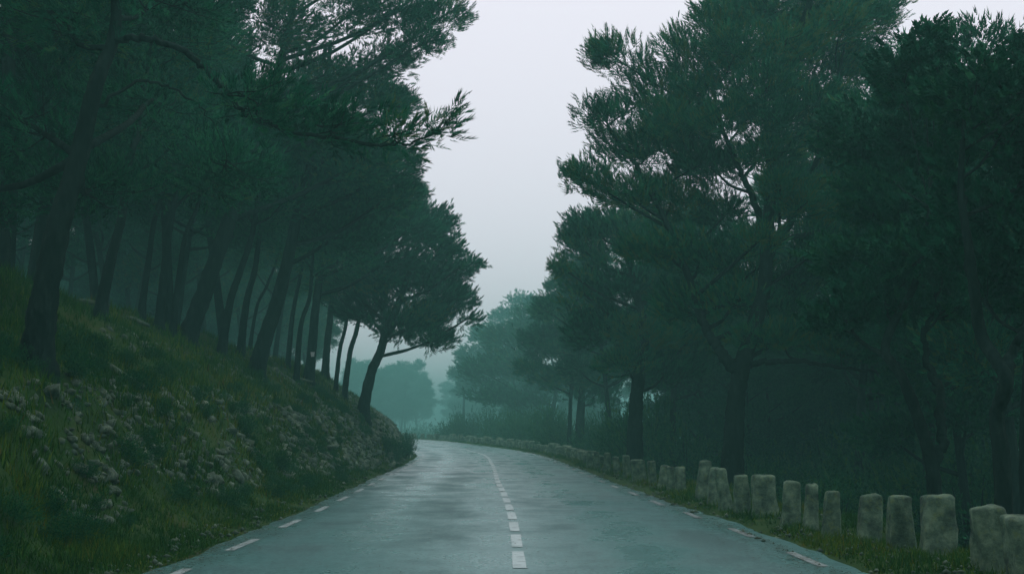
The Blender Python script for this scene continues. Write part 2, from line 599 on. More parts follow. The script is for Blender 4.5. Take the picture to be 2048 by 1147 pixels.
def make_crown(gb, gf, blobs, trunk_pts, trunk_rad, dens=1.0, needle=(0.10, 0.010), m=12, up=0.55, L0=0.24, leaf=False, limb_r=0.05, twigs=9):
    """blobs: (centre, radii). Limbs run from the trunk to every blob, twigs through it, shoots all over it."""
    tp = np.asarray(trunk_pts)
    axis = tp[:, :2].mean(0)
    tone = RNG.normal() * 0.10
    for c, rad in blobs:
        c, rad = np.asarray(c, float), np.asarray(rad, float)
        size = rad.mean()
        # limb
        hd = np.linalg.norm(tp[:, :2] - c[:2], axis=1)
        score = np.abs(tp[:, 2] - (c[2] - 0.45 * hd - 0.2)) + 0.25 * hd
        score[: max(1, len(tp) // 4)] += 3
        k = int(score.argmin())
        s0 = tp[k]
        out = norm((c - s0) * np.array([1, 1, 0.35]))
        mid = s0 * 0.5 + c * 0.5 + np.array([0, 0, -0.06 * hd[k]]) + RNG.normal(size=3) * 0.08 * size
        end = c + out * rad * 0.55
        limb = spline([s0, mid, c, end], 10)
        r0 = min(trunk_rad[k] * 0.6, limb_r * (0.6 + 0.5 * size) + 0.006 * hd[k])
        tube(gb, limb, np.linspace(r0, 0.008, 10), 6, 0.08)
        # twigs
        ntw = int(twigs * (0.6 + size * 0.6))
        starts = limb[RNG.integers(4, 10, ntw)]
        dirs = norm(RNG.normal(size=(ntw, 3)) + np.array([0, 0, 0.35]) + out * 0.4)
        ends = c + dirs * rad * RNG.uniform(0.7, 1.0, (ntw, 1))
        tw_pts = []
        for a, e in zip(starts, ends):
            md = (a + e) / 2 + np.array([0, 0, -0.08 * size]) + RNG.normal(size=3) * 0.07 * size
            tw = spline([a, md, e], 6)
            tube(gb, tw, np.linspace(0.012, 0.004, 6), 3)
            tw_pts.append(tw[2:])
        # shoots
        ns = int(dens * 1150 * (rad[0] * rad[1] + rad[1] * rad[2] + rad[0] * rad[2]) / 3)
        n1 = int(ns * 0.4)
        tw_all = np.vstack(tw_pts)
        p1 = tw_all[RNG.integers(0, len(tw_all), n1)] + RNG.normal(size=(n1, 3)) * 0.13 * rad
        n2 = ns - n1
        dd = norm(RNG.normal(size=(n2, 3)))
        p2 = c + dd * rad * (RNG.random((n2, 1)) ** 0.45) * RNG.uniform(0.75, 1.08, (n2, 1))
        p = np.vstack([p1, p2])
        q = p + RNG.normal(size=p.shape) * 0.02
        # gaps: clump the shoots
        keep = vnoise(q[:, 0] * 2.3 + q[:, 1] * 1.3, q[:, 2] * 2.6 + q[:, 1] * 0.7, 5) + 0.35 * RNG.normal(size=len(q)) > -0.42
        p = p[keep]
        outw = norm((p - c) / rad)
        away = norm(np.concatenate([p[:, :2] - axis, np.zeros((len(p), 1))], 1))
        d = norm(outw * 0.5 + away * 0.45 + np.array([0, 0, up]) + RNG.normal(size=p.shape) * 0.38)
        L = L0 * RNG.uniform(0.6, 1.35, len(p))
        V, F, val = shoots(p, d, L, m, needle[0], needle[1], 0.95 if leaf else 0.62, 0.35)
        gf.add(V, F, np.clip(val + RNG.normal() * 0.17 + tone, 0, 1))


def finish_tree(name, base, gw, gb, gf, fmat, label, cat, group=None, layers=1):
    t = empty(name, base)
    tag(t, label, cat, group)
    tr = obj('trunk', gw.mesh(name + '_trunk', base, True), M_BARK, t)
    obj('branches', gb.mesh(name + '_branches', base, True), M_BARK, t)
    c1 = obj('crown', gf.mesh(name + '_crown', base), fmat, t)
    if layers > 1:
        c2 = obj('crown', c1.data, None, t)
        c2.rotation_euler = (0.012, -0.01, 0.07)
        c2.location = (0.05, 0.1, 0.04)
    return t


def hero(name, base_px, d, path_px, w_px, blobs, label, cat='pine tree', mat=None, visible_base=False, dens=1.0, needle=None, m=12, up=0.55, leaf=False,
         extra=(), group=None, L0=0.24, wob=0.15, twigs=9, limb_r=0.05, taper=1.1, layers=2):
    """a tree laid out from the photograph: trunk path in pixels at depth d, crown masses (px, py, rx, rz, depth offset)"""
    if visible_base:
        h = hit(*base_px)
        if h is not None:
            d = float(h[1])
    b = pix(*base_px, d)
    z0 = gz(b[0], b[1])
    pts = [np.array([b[0], b[1], z0 - 0.35]), np.array([b[0], b[1], max(z0 + 0.05, min(b[2], z0 + 0.3))])]
    for i, (x, y) in enumerate(path_px):
        q = pix(x, y, d)
        q[1] += RNG.normal() * wob * (i + 1) / 3
        if q[2] > pts[-1][2] + 0.1:
            pts.append(q)
    P = spline(pts, 9 * len(pts))
    r0 = w_px * d / FPX / 2
    hh = (P[:, 2] - P[0, 2]) / (P[-1, 2] - P[0, 2])
    rad = r0 * (1 - 0.8 * hh ** taper) * (1 + 0.45 * np.exp(-(P[:, 2] - z0).clip(0) / 0.22))
    gw, gb, gf = Geo(), Geo(), Geo()
    tube(gw, P, rad, 14, 0.09)
    for (path2, w2) in extra:                      # forks and long limbs
        Q = [pix(x, y, d + dd) for (x, y, dd) in path2]
        k = np.linalg.norm(P - Q[0], axis=1).argmin()
        Q[0] = P[k]
        Q = spline(Q, 8 * len(Q))
        Q[3:-1] += RNG.normal(size=(len(Q) - 4, 3)) * 0.018
        rr = w2 * d / FPX / 2
        tube(gw, Q, np.linspace(rr, rr * 0.25, len(Q)), 8, 0.07)
        P = np.vstack([P, Q[4:]])
        rad = np.concatenate([rad, np.linspace(rr, rr * 0.25, len(Q))[4:]])
    B = []
    for (x, y, rx, rz, dd) in blobs:
        dq = d + dd
        c = pix(x, y, dq)
        kx = dq / FPX
        B.append((c, (rx * kx, 0.5 * (rx + rz) * kx * 1.15, rz * kx)))
    kd = max(1.0, d / 30.0)
    dens = dens / kd ** 1.25
    L0 = L0 * kd ** 0.35
    nd = needle or (0.105 * kd ** 0.5, (0.0100 + min(d, 30) * 0.00028) * kd ** 0.75)
    make_crown(gb, gf, B, P, rad, dens, nd, m, up, L0, leaf, limb_r, twigs)
    return finish_tree(name, pts[0] + np.array([0, 0, 0.35]), gw, gb, gf, mat or M_NEEDLE, label, cat, group, layers)


# --- left side pines
hero('pine_tree', (72, 742), 15.5, [(95, 600), (118, 450), (150, 300), (182, 170), (215, 20), (240, -150)], 62,
     [(120, 30, 190, 120, 0.5), (330, -10, 180, 90, 1.5), (40, 240, 160, 110, 1), (300, 200, 150, 80, 2.5), (520, 210, 130, 60, .4), (660, 260, 110, 50, .6),
      (790, 275, 70, 38, .8), (870, 262, 45, 34, .9), (900, 235, 26, 22, .9), (450, 340, 150, 70, 3), (180, 380, 170, 70, 3), (-60, 380, 150, 120, 2)],
     'biggest near pine on the left bank with the thickest trunk and a long limb', visible_base=True, dens=0.72, twigs=12,
     extra=[([(215, 60, 0), (300, 75, .2), (385, 116, .4), (455, 187, .5), (520, 245, .5), (700, 282, .6), (800, 290, .8), (880, 262, .9)], 16),
            ([(165, 215, 0), (280, 165, .3), (370, 190, .6), (430, 250, .8)], 9)])
hero('pine_tree', (372, 685), 21, [(400, 610), (432, 520), (470, 410), (505, 320), (540, 200), (575, 60), (600, -120)], 38,
     [(560, 60, 120, 70, 0), (700, 30, 90, 55, 0), (800, 20, 80, 50, -.3), (890, 30, 48, 42, -.4), (840, 90, 60, 32, -.3), (760, 120, 80, 40, .3), (650, 150, 110, 50, .6),
      (420, 60, 60, 40, .5), (540, -60, 160, 60, 0), (720, -50, 130, 50, -.2), (880, -40, 60, 40, -.3), (600, 270, 150, 60, 1.2), (760, 215, 75, 40, .9), (720, 330, 100, 55, 1.4), (480, 420, 130, 60, 2.5)],
     'pine leaning to the road on the bank, second thick trunk from the photo left', visible_base=True, dens=0.9, twigs=12)
hero('pine_tree', (512, 748), 26, [(530, 680), (550, 610), (572, 540), (595, 440), (620, 330), (650, 200), (665, 90)], 33,
     [(640, 180, 100, 60, 1), (760, 190, 60, 36, .8), (800, 215, 40, 30, .6), (700, 300, 120, 60, .5), (790, 335, 60, 45, .3), (640, 400, 120, 60, 1), (770, 400, 80, 45, .5), (560, 330, 120, 60, 1.5), (680, 470, 110, 45, 1.5)],
     'pine with a bare slanting trunk rooted at the top of the rubble slope', visible_base=True, twigs=10)
blazed = hero('pine_tree', (617, 770), 34, [(624, 690), (632, 610), (642, 530), (655, 430), (675, 320), (690, 240)], 21,
     [(700, 330, 100, 60, 1), (790, 390, 60, 40, .5), (740, 430, 100, 50, .5), (820, 460, 60, 40, 0), (680, 500, 110, 45, 1), (780, 520, 90, 45, .6), (620, 400, 100, 60, 2)],
     'upright pine on the bank with a small white blaze on its trunk', visible_base=True, twigs=9)
_d = blazed.location[1]
_r = 10.5 * _d / FPX
_c = pix(625, 708, _d - _r * 0.85)
_v = np.array([(x * (0.055 + 0.01 * z), y * 0.03 + 0.012 * abs(x), z * 0.075) for z in (-1, 0, 1) for y in (0, 1) for x in (-1, 0, 1)])
_f = [(a + 6 * k, a + 1 + 6 * k, a + 7 + 6 * k, a + 6 + 6 * k) for k in (0, 1) for a in (0, 1)] + [(a + 3 + 6 * k, a + 9 + 6 * k, a + 10 + 6 * k, a + 4 + 6 * k) for k in (0, 1) for a in (0, 1)]
_t = [c for c in blazed.children if c.name.startswith('trunk')][0]
M_BLAZE = attr_mat('white_blaze_paint', [(0.0, (0.55, 0.62, 0.6)), (1.0, (0.62, 0.68, 0.66))], 0.6, 0.3)
obj('paint_blaze', np_mesh('paint_blaze', _v, np.array(_f)), M_BLAZE, _t, _c - np.array(blazed.location))['label'] = 'small white painted blaze'
hero('pine_tree', (727, 797), 42, [(742, 745), (760, 700), (772, 660), (790, 620), (815, 560), (835, 500), (845, 450)], 24,
     [(850, 450, 62, 42, 0), (800, 440, 60, 42, 1), (885, 500, 45, 34, 0), (920, 535, 42, 24, 0), (860, 560, 80, 38, .5), (780, 560, 90, 45, 1), (905, 600, 50, 28, 0), (930, 640, 32, 18, -.3),
      (850, 630, 75, 34, .3), (870, 680, 45, 22, 0), (800, 660, 70, 28, .5), (740, 620, 70, 34, 1.5), (690, 580, 70, 40, 2)],
     'crooked pine at the end of the bank, crown hanging over the bend', visible_base=True, twigs=10, dens=1.5,
     extra=[([(768, 680, 0), (800, 640, .2), (850, 610, .2), (910, 600, 0)], 12)])
thin = [((203, 612), 22, [(222, 520), (240, 430), (265, 330), (285, 220)], 25, 'slim trunk pine directly right of the biggest pine'),
        ((285, 606), 27, [(297, 520), (312, 450), (330, 380), (345, 300)], 15, 'narrow hazy pine, left one of the close trio on the grassy crest'),
        ((320, 614), 27, [(332, 520), (345, 450), (360, 350)], 20, 'darker middle pine of the close trio on the grassy crest'),
        ((347, 625), 27, [(358, 540), (372, 470), (392, 380)], 16, 'right pine of the close trio on the grassy crest'),
        ((446, 670), 31, [(462, 600), (480, 540), (502, 470), (520, 380)], 19, 'slanting slim pine in the gap left of the forked light spot'),
        ((483, 676), 33, [(495, 600), (508, 540), (518, 470), (530, 380)], 17, 'straight slim pine in the bright misty gap of the left wood'),
        ((502, 664), 40, [(515, 610), (535, 570), (560, 500), (575, 420)], 8, 'very thin crooked sapling pine in the bright misty gap'),
        ((577, 690), 42, [(585, 630), (597, 570), (610, 480)], 12, 'thin pine just left of the white-blazed pine, farther back'),
        ((594, 722), 38, [(602, 650), (618, 590), (630, 500)], 13, 'thin leaning pine close beside the white-blazed pine'),
        ((650, 755), 40, [(655, 690), (660, 640), (668, 560), (680, 470)], 16, 'first slim pine right of the white-blazed pine'),
        ((672, 752), 46, [(680, 700), (690, 650), (702, 580), (715, 500)], 10, 'thin pine in the cluster before the crooked end pine'),
        ((690, 757), 46, [(700, 705), (712, 660), (725, 590), (735, 520)], 13, 'last leaning pine of the cluster before the crooked end pine')]
for i, (b, d, path, w, lab) in enumerate(thin):
    tx, ty = path[-1]
    sc = 26.0 / d
    bl = []
    for q in range(7):
        bl.append((tx + RNG.uniform(-90, 110) * sc, ty + RNG.uniform(-170, 60) * sc, RNG.uniform(75, 120) * sc, RNG.uniform(40, 65) * sc, RNG.uniform(-.5, 3)))
    if i in (4, 5, 6):
        bl = [(x, y - 25, rx, rz, dd) for (x, y, rx, rz, dd) in bl]
    hero('pine_tree', b, d, path + [(tx + 15, ty - 120 * sc)], w, bl, lab, visible_base=True, group='pines on the bank', dens=0.8, twigs=6, m=10, layers=1)

# --- right side pines and oaks
hero('pine_tree', (1464, 940), 26, [(1468, 880), (1474, 800), (1484, 735), (1505, 660), (1530, 580), (1540, 480), (1545, 380), (1560, 250), (1580, 120), (1600, 20), (1610, -60)], 54,
     [(1440, 60, 75, 60, 0), (1440, 150, 80, 50, .3), (1360, 110, 55, 45, 0), (1250, 130, 70, 45, 0), (1215, 105, 38, 28, 0), (1320, 190, 100, 50, .5), (1210, 240, 62, 42, 0), (1290, 300, 110, 45, .5),
      (1180, 360, 52, 36, 0), (1260, 390, 90, 42, .5), (1380, 260, 80, 50, 1), (1350, 400, 100, 50, 1), (1540, 20, 110, 60, 0), (1660, 0, 110, 60, 0), (1740, 40, 70, 60, .5), (1560, 130, 110, 55, .5), (1680, 140, 120, 70, 1),
      (1420, 330, 60, 60, 1.5), (1650, 280, 90, 60, 1), (1700, 420, 100, 70, 1.5), (1640, 500, 70, 50, 1), (1400, 520, 100, 50, 1), (1330, 500, 90, 45, .6), (1470, 610, 90, 40, .5), (1600, 640, 90, 35, .5), (1560, 680, 110, 26, 0),
      (1380, 620, 90, 45, 1), (1680, 700, 70, 24, 0), (1450, 430, 50, 40, 2), (1490, 40, 70, 55, 1), (1600, 70, 80, 50, 1.2), (1500, 220, 55, 45, 1), (1600, 210, 70, 50, 1.4), (1480, 330, 45, 40, 1.2), (1570, 330, 40, 40, 1.6), (1600, 570, 60, 40, 1.4), (1510, 540, 50, 40, 1.2), (1540, 300, 70, 40, -1), (1530, 180, 80, 45, -1), (1570, 95, 90, 45, -1), (1445, 250, 60, 40, -.6), (1605, 410, 60, 40, -1), (1470, 110, 70, 45, -.6), (1680, 60, 80, 50, -.6), (1640, 210, 80, 50, -.8), (1545, 250, 60, 45, -1.1), (1560, 380, 45, 35, -1.1), (1520, 480, 50, 35, -.9), (1400, 190, 60, 40, 0), (1340, 250, 70, 40, 0), (1400, 330, 70, 36, .3)],
     'large spreading pine on the road right side, stout forked trunk behind the guard stones', dens=1.05, up=0.75, twigs=12, m=13, taper=0.55,
     extra=[([(1478, 745, 0), (1450, 715, 0), (1425, 680, .2), (1405, 640, .4), (1380, 560, .5), (1330, 440, .4), (1270, 330, .2), (1215, 250, 0)], 26),
            ([(1482, 735, 0), (1540, 722, -.2), (1620, 725, -.3), (1700, 738, -.3), (1780, 748, -.3)], 14),
            ([(1540, 480, 0), (1500, 380, .2), (1465, 310, .3), (1430, 200, .2), (1420, 100, 0)], 16),
            ([(1540, 520, 0), (1590, 420, .3), (1630, 330, .5), (1670, 200, .5), (1690, 80, .3)], 18)])
hero('pine_tree', (1268, 915), 36, [(1270, 850), (1274, 790), (1278, 740), (1285, 660), (1270, 560), (1245, 470)], 36,
     [(1130, 540, 28, 30, 0), (1165, 500, 50, 50, .5), (1180, 460, 55, 40, .5), (1240, 470, 90, 50, 1), (1170, 590, 60, 45, .5), (1260, 580, 100, 50, .6), (1340, 560, 90, 50, 1), (1200, 660, 80, 40, .5), (1300, 670, 100, 45, 0), (1380, 680, 80, 40, 0), (1250, 730, 70, 28, -.5), (1340, 740, 80, 28, 0)],
     'broad pine with a single straight trunk left of the large spreading pine', dens=1.1, twigs=9, up=0.7)
hero('pine_tree', (1160, 900), 66, [(1160, 850), (1163, 790), (1160, 720), (1150, 640)], 22,
     [(1090, 620, 30, 26, 0), (1130, 600, 50, 34, 0), (1160, 660, 80, 45, 0), (1090, 690, 60, 40, 0), (1200, 730, 80, 40, 0), (1120, 760, 70, 30, 0), (1190, 790, 60, 24, 0)],
     'half-misted pine with an upright trunk before the road bend', dens=1.0, twigs=8, up=0.7)
hero('pine_tree', (1076, 893), 100, [(1090, 850), (1105, 820), (1112, 770), (1100, 700)], 15,
     [(1065, 625, 36, 26, 0), (1050, 670, 60, 34, 0), (1110, 690, 60, 34, 0), (1000, 680, 46, 30, 0), (1030, 730, 70, 34, 0), (960, 740, 46, 30, 0), (1100, 760, 60, 28, 0), (990, 790, 60, 26, 0), (1060, 800, 50, 20, 0)],
     'pale misted pine whose leaning trunk stands by the far guard stones', dens=1.0, twigs=8, up=0.7)
hero('pine_tree', (1015, 880), 146, [(1018, 830), (1015, 760), (1020, 690), (1030, 620)], 14,
     [(1040, 605, 30, 20, 0), (1010, 640, 36, 24, 0), (1060, 650, 36, 24, 0), (970, 670, 34, 24, 0), (1000, 700, 60, 30, 0), (940, 710, 28, 20, 0), (950, 760, 40, 24, 0), (1010, 780, 50, 24, 0)],
     'faint fog-grey tall pine at the far end of the guard stones', dens=1.1, twigs=7)
hero('pine_tree', (927, 884), 150, [(927, 840), (928, 800), (930, 760), (928, 720)], 8,
     [(930, 720, 20, 20, 0), (945, 750, 24, 16, 0), (915, 745, 18, 12, 0), (930, 780, 26, 12, 0)], 'thin fog-grey pole pine standing at the bend', dens=1.0, twigs=6)

OK_ = dict(cat='oak tree', mat=M_LEAF, leaf=True, needle=(0.075, 0.055), m=11, up=0.45, L0=0.16)
hero('oak_tree', (1868, 1005), 17, [(1868, 950), (1842, 850), (1800, 760), (1776, 700), (1795, 640), (1830, 560), (1850, 420)], 34,
     [(1830, 520, 110, 60, 0), (1760, 600, 110, 50, .5), (1720, 520, 100, 60, 1.5), (1890, 430, 110, 70, .5), (1780, 400, 110, 70, 1.5), (1850, 300, 110, 70, 1), (1740, 280, 100, 70, 2), (1850, 190, 90, 60, .5), (1800, 130, 60, 50, .3), (1860, 90, 45, 40, .3), (1690, 640, 80, 36, .8), (1890, 620, 60, 36, .5), (1900, 540, 80, 50, 1)],
     'slender oak with two stems parting in a V behind the guard stones', dens=1.0, twigs=9,
     extra=[([(1866, 935, 0), (1884, 880, .1), (1880, 800, .2), (1862, 740, .3), (1848, 680, .4), (1870, 600, .5), (1900, 480, .5)], 24)], **OK_)
hero('oak_tree', (2008, 1012), 14.5, [(2003, 930), (1996, 830), (1998, 760), (1975, 670), (1955, 590), (1935, 500), (1925, 380), (1935, 240)], 42,
     [(1960, 130, 50, 40, .3), (1930, 200, 80, 60, .3), (2030, 190, 70, 60, .3), (1990, 290, 110, 70, .5), (2080, 330, 90, 90, .5), (1920, 350, 80, 60, .8), (2000, 430, 120, 70, .6), (1930, 500, 80, 50, .5), (2060, 540, 90, 60, .8), (1960, 590, 60, 40, 1), (2110, 180, 80, 90, .3)],
     'dark oak at the photo right edge with a bent heavy trunk', dens=1.0, twigs=9,
     extra=[([(2000, 770, 0), (2030, 700, .2), (2060, 620, .3), (2090, 500, .5)], 26)], **OK_)
hero('oak_tree', (2052, 1000), 15.5, [(2046, 900), (2040, 800), (2050, 700), (2070, 560)], 34,
     [(2100, 450, 90, 80, 0), (2070, 600, 70, 50, .5), (2130, 650, 90, 60, .5), (2060, 120, 40, 50, .5), (2140, 250, 90, 90, .5)],
     'oak stem cut by the right photo edge beside the bent heavy trunk', dens=0.9, twigs=7, **OK_)
print('heroes', sum(len(o.data.polygons) for o in bpy.data.objects if o.type == 'MESH'))


# --- prototype trees for the wood behind
def proto_pine(seed, H=10.0, leaf=False):
    global RNG
    keep = RNG
    RNG = np.random.default_rng(seed)
    lean = RNG.normal(size=2) * 0.06 * H
    P = spline([(0, 0, -0.4), (0.03, 0, 0.4), (lean[0] * .3, lean[1] * .3, H * .35), (lean[0] * .8, lean[1] * .8, H * .7), (lean[0], lean[1], H * .93)], 30)
    hh = np.linspace(0, 1, 30)
    rad = 0.17 * (1 - 0.8 * hh) * (1 + 0.5 * np.exp(-hh * 30))
    gw, gb, gf = Geo(), Geo(), Geo()
    tube(gw, P, rad, 9, 0.06)
    B = []
    nb = 17
    for i in range(nb):
        u = 0.42 + 0.58 * (i / (nb - 1))
        w = H * 0.27 * math.sin(math.pi * min(1, (1.05 - u) / 0.62) ** 0.8 * 0.62 + 0.25)
        a = i * 2.4 + RNG.uniform(-.4, .4)
        r = w * RNG.uniform(0.35, 1.0)
        k = int(u * 29)
        B.append(((P[min(k, 29), 0] + math.cos(a) * r, P[min(k, 29), 1] + math.sin(a) * r, u * H + RNG.uniform(-.3, .3)),
                  (RNG.uniform(.8, 1.25), RNG.uniform(.8, 1.25), RNG.uniform(.42, .62))))
    if leaf:
        make_crown(gb, gf, B, P, rad, 1.0, (0.10, 0.075), 9, 0.4, 0.2, True, 0.05, 6)
    else:
        make_crown(gb, gf, B, P, rad, 0.95, (0.15, 0.030), 10, 0.6, 0.27, False, 0.05, 6)
    RNG = keep
    return gw.mesh('wood_trunk', (0, 0, 0), True), gf.mesh('wood_crown'), gb.mesh('wood_branches', (0, 0, 0), True)


PROTO = [proto_pine(100 + i, 10.0) for i in range(4)]
PROTO_OAK = [proto_pine(200 + i, 9.0, True) for i in range(2)]


def place(pr, x, y, sc, rz, label, group, cat='pine tree', mat=None, name='pine_tree', sink=0.0, tilt=(0, 0)):
    t = empty(name, (x, y, gz(x, y) - sink))
    t.rotation_euler = (tilt[0], tilt[1], rz)
    t.scale = (sc, sc, sc)
    tag(t, label, cat, group)
    obj('trunk', pr[0], M_BARK, t)
    obj('branches', pr[2], M_BARK, t)
    obj('crown', pr[1], mat or M_NEEDLE, t)
    return t


# deep wood on the left slope
rr = random.Random(5)
spots = []
tries = 0
while len(spots) < 62 and tries < 9000:
    tries += 1
    y = rr.uniform(20, 110)
    x = -9.5 - rr.uniform(0, 1) ** 1.2 * 44 - max(0, y - 60) * 0.12
    if abs(x / y) > 0.55 or any((x - a) ** 2 + (y - b) ** 2 < 9.5 for a, b in spots):
        continue
    s_, t_ = road_st([x], [y])
    if abs(t_[0]) < 6:
        continue
    spots.append((x, y))
for i, (x, y) in enumerate(spots):
    place(PROTO[i % 4], x, y, rr.uniform(0.9, 1.2), rr.uniform(0, 6.28), 'dim pine deep in the left wood behind the bank trunks', 'pines deep in the left wood', tilt=(0, rr.uniform(0.0, 0.12)))
# wood below the road on the right
spots = []
tries = 0
while len(spots) < 30 and tries < 5000:
    tries += 1
    y = rr.uniform(22, 100)
    x = rr.uniform(7.5, 34)
    if x / y > 0.5 or (1440 < 1024 + x / y * FPX < 1650 and y < 70) or any((x - a) ** 2 + (y - b) ** 2 < 11 for a, b in spots):
        continue
    spots.append((x, y))
for i, (x, y) in enumerate(spots):
    oak = i % 4 == 3
    place(PROTO_OAK[i % 2] if oak else PROTO[i % 4], x, y, rr.uniform(0.75, 1.05), rr.uniform(0, 6.28),
          'shaded oak in the wood below the right roadside' if oak else 'shaded pine in the wood below the right roadside',
          'oaks in the right wood' if oak else 'pines in the right wood', 'oak tree' if oak else 'pine tree', M_LEAF if oak else None, 'oak_tree' if oak else 'pine_tree')
# tall trees closing the right wood and the near left wood
for i, (x, y, sc, lab) in enumerate([(9.9, 30, 1.18, 'tall pine filling the wood behind the V-stemmed oak'), (13.0, 33, 1.18, 'tall pine behind the dark oak at the right edge'), (9.6, 35, 1.2, 'pine farther behind the large spreading pine'),
                                     (11, 38, 1.35, 'tallest pine showing over the right wood'), (15.5, 41, 1.3, 'far tall pine over the right wood edge'), (9.2, 22.5, 1.0, 'pine in the dark thicket between the two oaks'),
                                     (5.6, 44, 1.0, 'pine behind the broad straight-trunked pine'), (8, 50, 1.2, 'hazy pine behind the broad straight-trunked pine'), (4.4, 55, 0.95, 'hazy pine behind the half-misted pine'), (3.0, 66, 0.95, 'misted pine behind the leaning one at the far stones')]):
    place(PROTO[i % 4], x, y, sc, rr.uniform(0, 6.28), lab, 'tall pines of the right wood')
for i, (x, y, sc, lab) in enumerate([(-8.8, 13.0, 1.05, 'pine overhanging the top left photo corner'), (-10.5, 17.5, 1.1, 'pine behind the biggest trunk at the left edge'), (-8.6, 20.5, 1.05, 'pine with crown behind the long bare limb'),
                                     (-9.8, 25.0, 1.15, 'tall pine behind the leaning second trunk'), (-8.3, 30.0, 1.0, 'pine behind the slanting trunk on the slope'), (-8.4, 36.0, 1.0, 'pine behind the white-blazed pine')]):
    place(PROTO[(i + 2) % 4], x, y, sc, rr.uniform(0, 6.28), lab, 'tall pines of the left wood', tilt=(0, .08))
for i, (x, y, sc) in enumerate([(9.2, 44, .68), (11.2, 47, .72), (12.6, 52, .7), (10.3, 54, .75), (8.0, 42, .6), (14.5, 58, .8)]):
    place(PROTO_OAK[i % 2], x, y, sc, rr.uniform(0, 6.28), 'low dark oak in the thicket right of the large spreading pine trunk', 'low oaks of the right thicket', 'oak tree', M_LEAF, 'oak_tree')
# unseen pines added behind the viewer to block sky light from there
for i in range(26):
    y = 9 - (i // 2) * 3.6 + rr.uniform(-1, 1)
    x = (-1 if i % 2 else 1) * (rr.uniform(6.0, 8.5) if i % 2 == 0 or y < 4 else rr.uniform(8.5, 10.5))
    place(PROTO[i % 4], x, y, rr.uniform(1.0, 1.25), rr.uniform(0, 6.28), 'unseen pine added behind the viewer to block sky light', 'added sky-blocking pines behind the viewer')
# fogged wood round the bend
spots = []
tries = 0
while len(spots) < 62 and tries < 9000:
    tries += 1
    if len(spots) < 50:
        y = rr.uniform(225, 400)
        x = rr.uniform(-0.20, 0.02) * y
    else:
        y = rr.uniform(120, 220)
        x = rr.uniform(0.005, 0.10) * y
    s_, t_ = road_st([x], [y])
    if abs(t_[0]) < 6.0 or any((x - a) ** 2 + (y - b) ** 2 < 20 for a, b in spots):
        continue
    spots.append((x, y))
for i, (x, y) in enumerate(spots):
    place(PROTO[i % 4], x, y, rr.uniform(1.35, 1.7) if y > 225 else rr.uniform(0.9, 1.2), rr.uniform(0, 6.28), 'fog-grey pine in the misted wood round the bend', 'misted pines round the bend')

# ------------------------------------------------------------------ shrubs
def shrub_mesh(seed, r=1.0, h=0.9, dens=1.0, leaf=(0.05, 0.03)):
    global RNG
    keep = RNG
    RNG = np.random.default_rng(seed)
    gw, gf = Geo(), Geo()
    n = 16
    tips = []
    for i in range(n):
        a = RNG.uniform(0, 6.28)
        q = r * math.sqrt(RNG.random())
        e = np.array([math.cos(a) * q, math.sin(a) * q, h * (1.15 - 0.55 * (q / r) ** 2) * RNG.uniform(.7, 1.05)])
        P = spline([(e[0] * .12, e[1] * .12, -0.1), (e[0] * .5, e[1] * .5, e[2] * .5), e], 7)
        tube(gw, P, np.linspace(0.018, 0.004, 7), 4)
        tips.append(P[2:])
    T = np.vstack(tips)
    ns = int(900 * dens)
    p = T[RNG.integers(0, len(T), ns)] + RNG.normal(size=(ns, 3)) * np.array([.17 * r, .17 * r, .13 * h])
    p[:, 2] = np.maximum(p[:, 2], 0.02)
    d = norm(np.stack([p[:, 0], p[:, 1], 0.5 * r + p[:, 2]], -1) + RNG.normal(size=p.shape) * 0.5)
    V, F, val = shoots(p, d, np.full(ns, 0.16), 9, leaf[0], leaf[1], 0.9)
    gf.add(V, F, val)
    RNG = keep
    return gw.mesh('shrub_stems'), gf.mesh('shrub_foliage')


SHRUBS = [shrub_mesh(300 + i) for i in range(3)]


def shrub(i, x, y, sc, szc, label, group=None, mat=None):
    t = empty('shrub', (x, y, gz(x, y)))
    t.scale = (sc, sc, szc)
    t.rotation_euler = (0, 0, rr.uniform(0, 6.28))
    tag(t, label, 'shrub', group)
    obj('stems', SHRUBS[i % 3][0], M_BARK, t)
    obj('foliage', SHRUBS[i % 3][1], mat or M_SHRUB, t)
    return t


n = 0
for row, (t0, ds, sc, hz) in enumerate([(7.2, 2.3, 1.4, 1.3), (9.5, 2.9, 2.0, 2.2), (12.0, 3.6, 2.4, 3.4), (17.0, 4.0, 3.0, 4.6), (5.9, 2.4, 1.5, 2.3)]):
    s = (25.0, 22.0, 15.0, 16.0, 42.0)[row]
    while s < (110 if row == 4 else 80):
        x, y = road_xy(s, t0 + rr.uniform(-.7, .9))
        if float(x) / float(y) < 0.52:
            shrub(n, float(x), float(y), sc * rr.uniform(.8, 1.2), hz * rr.uniform(.75, 1.2), 'dark green shrub in the thicket behind the guard stones', 'thicket shrubs behind the guard stones')
        n += 1
        s += ds * rr.uniform(.8, 1.25)
for (s, t, sc, h, lab) in [(55, -3.55, 0.62, 0.9, 'weedy bush farthest along the left verge, at the bend'), (51.5, -3.6, 0.6, 0.8, 'weedy bush next before the farthest one on the left verge'),
                           (48, -3.7, 0.55, 0.7, 'third weedy bush from the bend on the left verge'), (44, -3.8, 0.5, 0.6, 'low weedy bush on the left verge below the crooked pine')]:
    x, y = road_xy(s, t)
    shrub(n, float(x), float(y), sc, h, lab)
    n += 1
x, y = road_xy(72, 4.15)
shrub(n, float(x), float(y), 0.4, 0.55, 'small yellow-green shrub among the far guard stones')

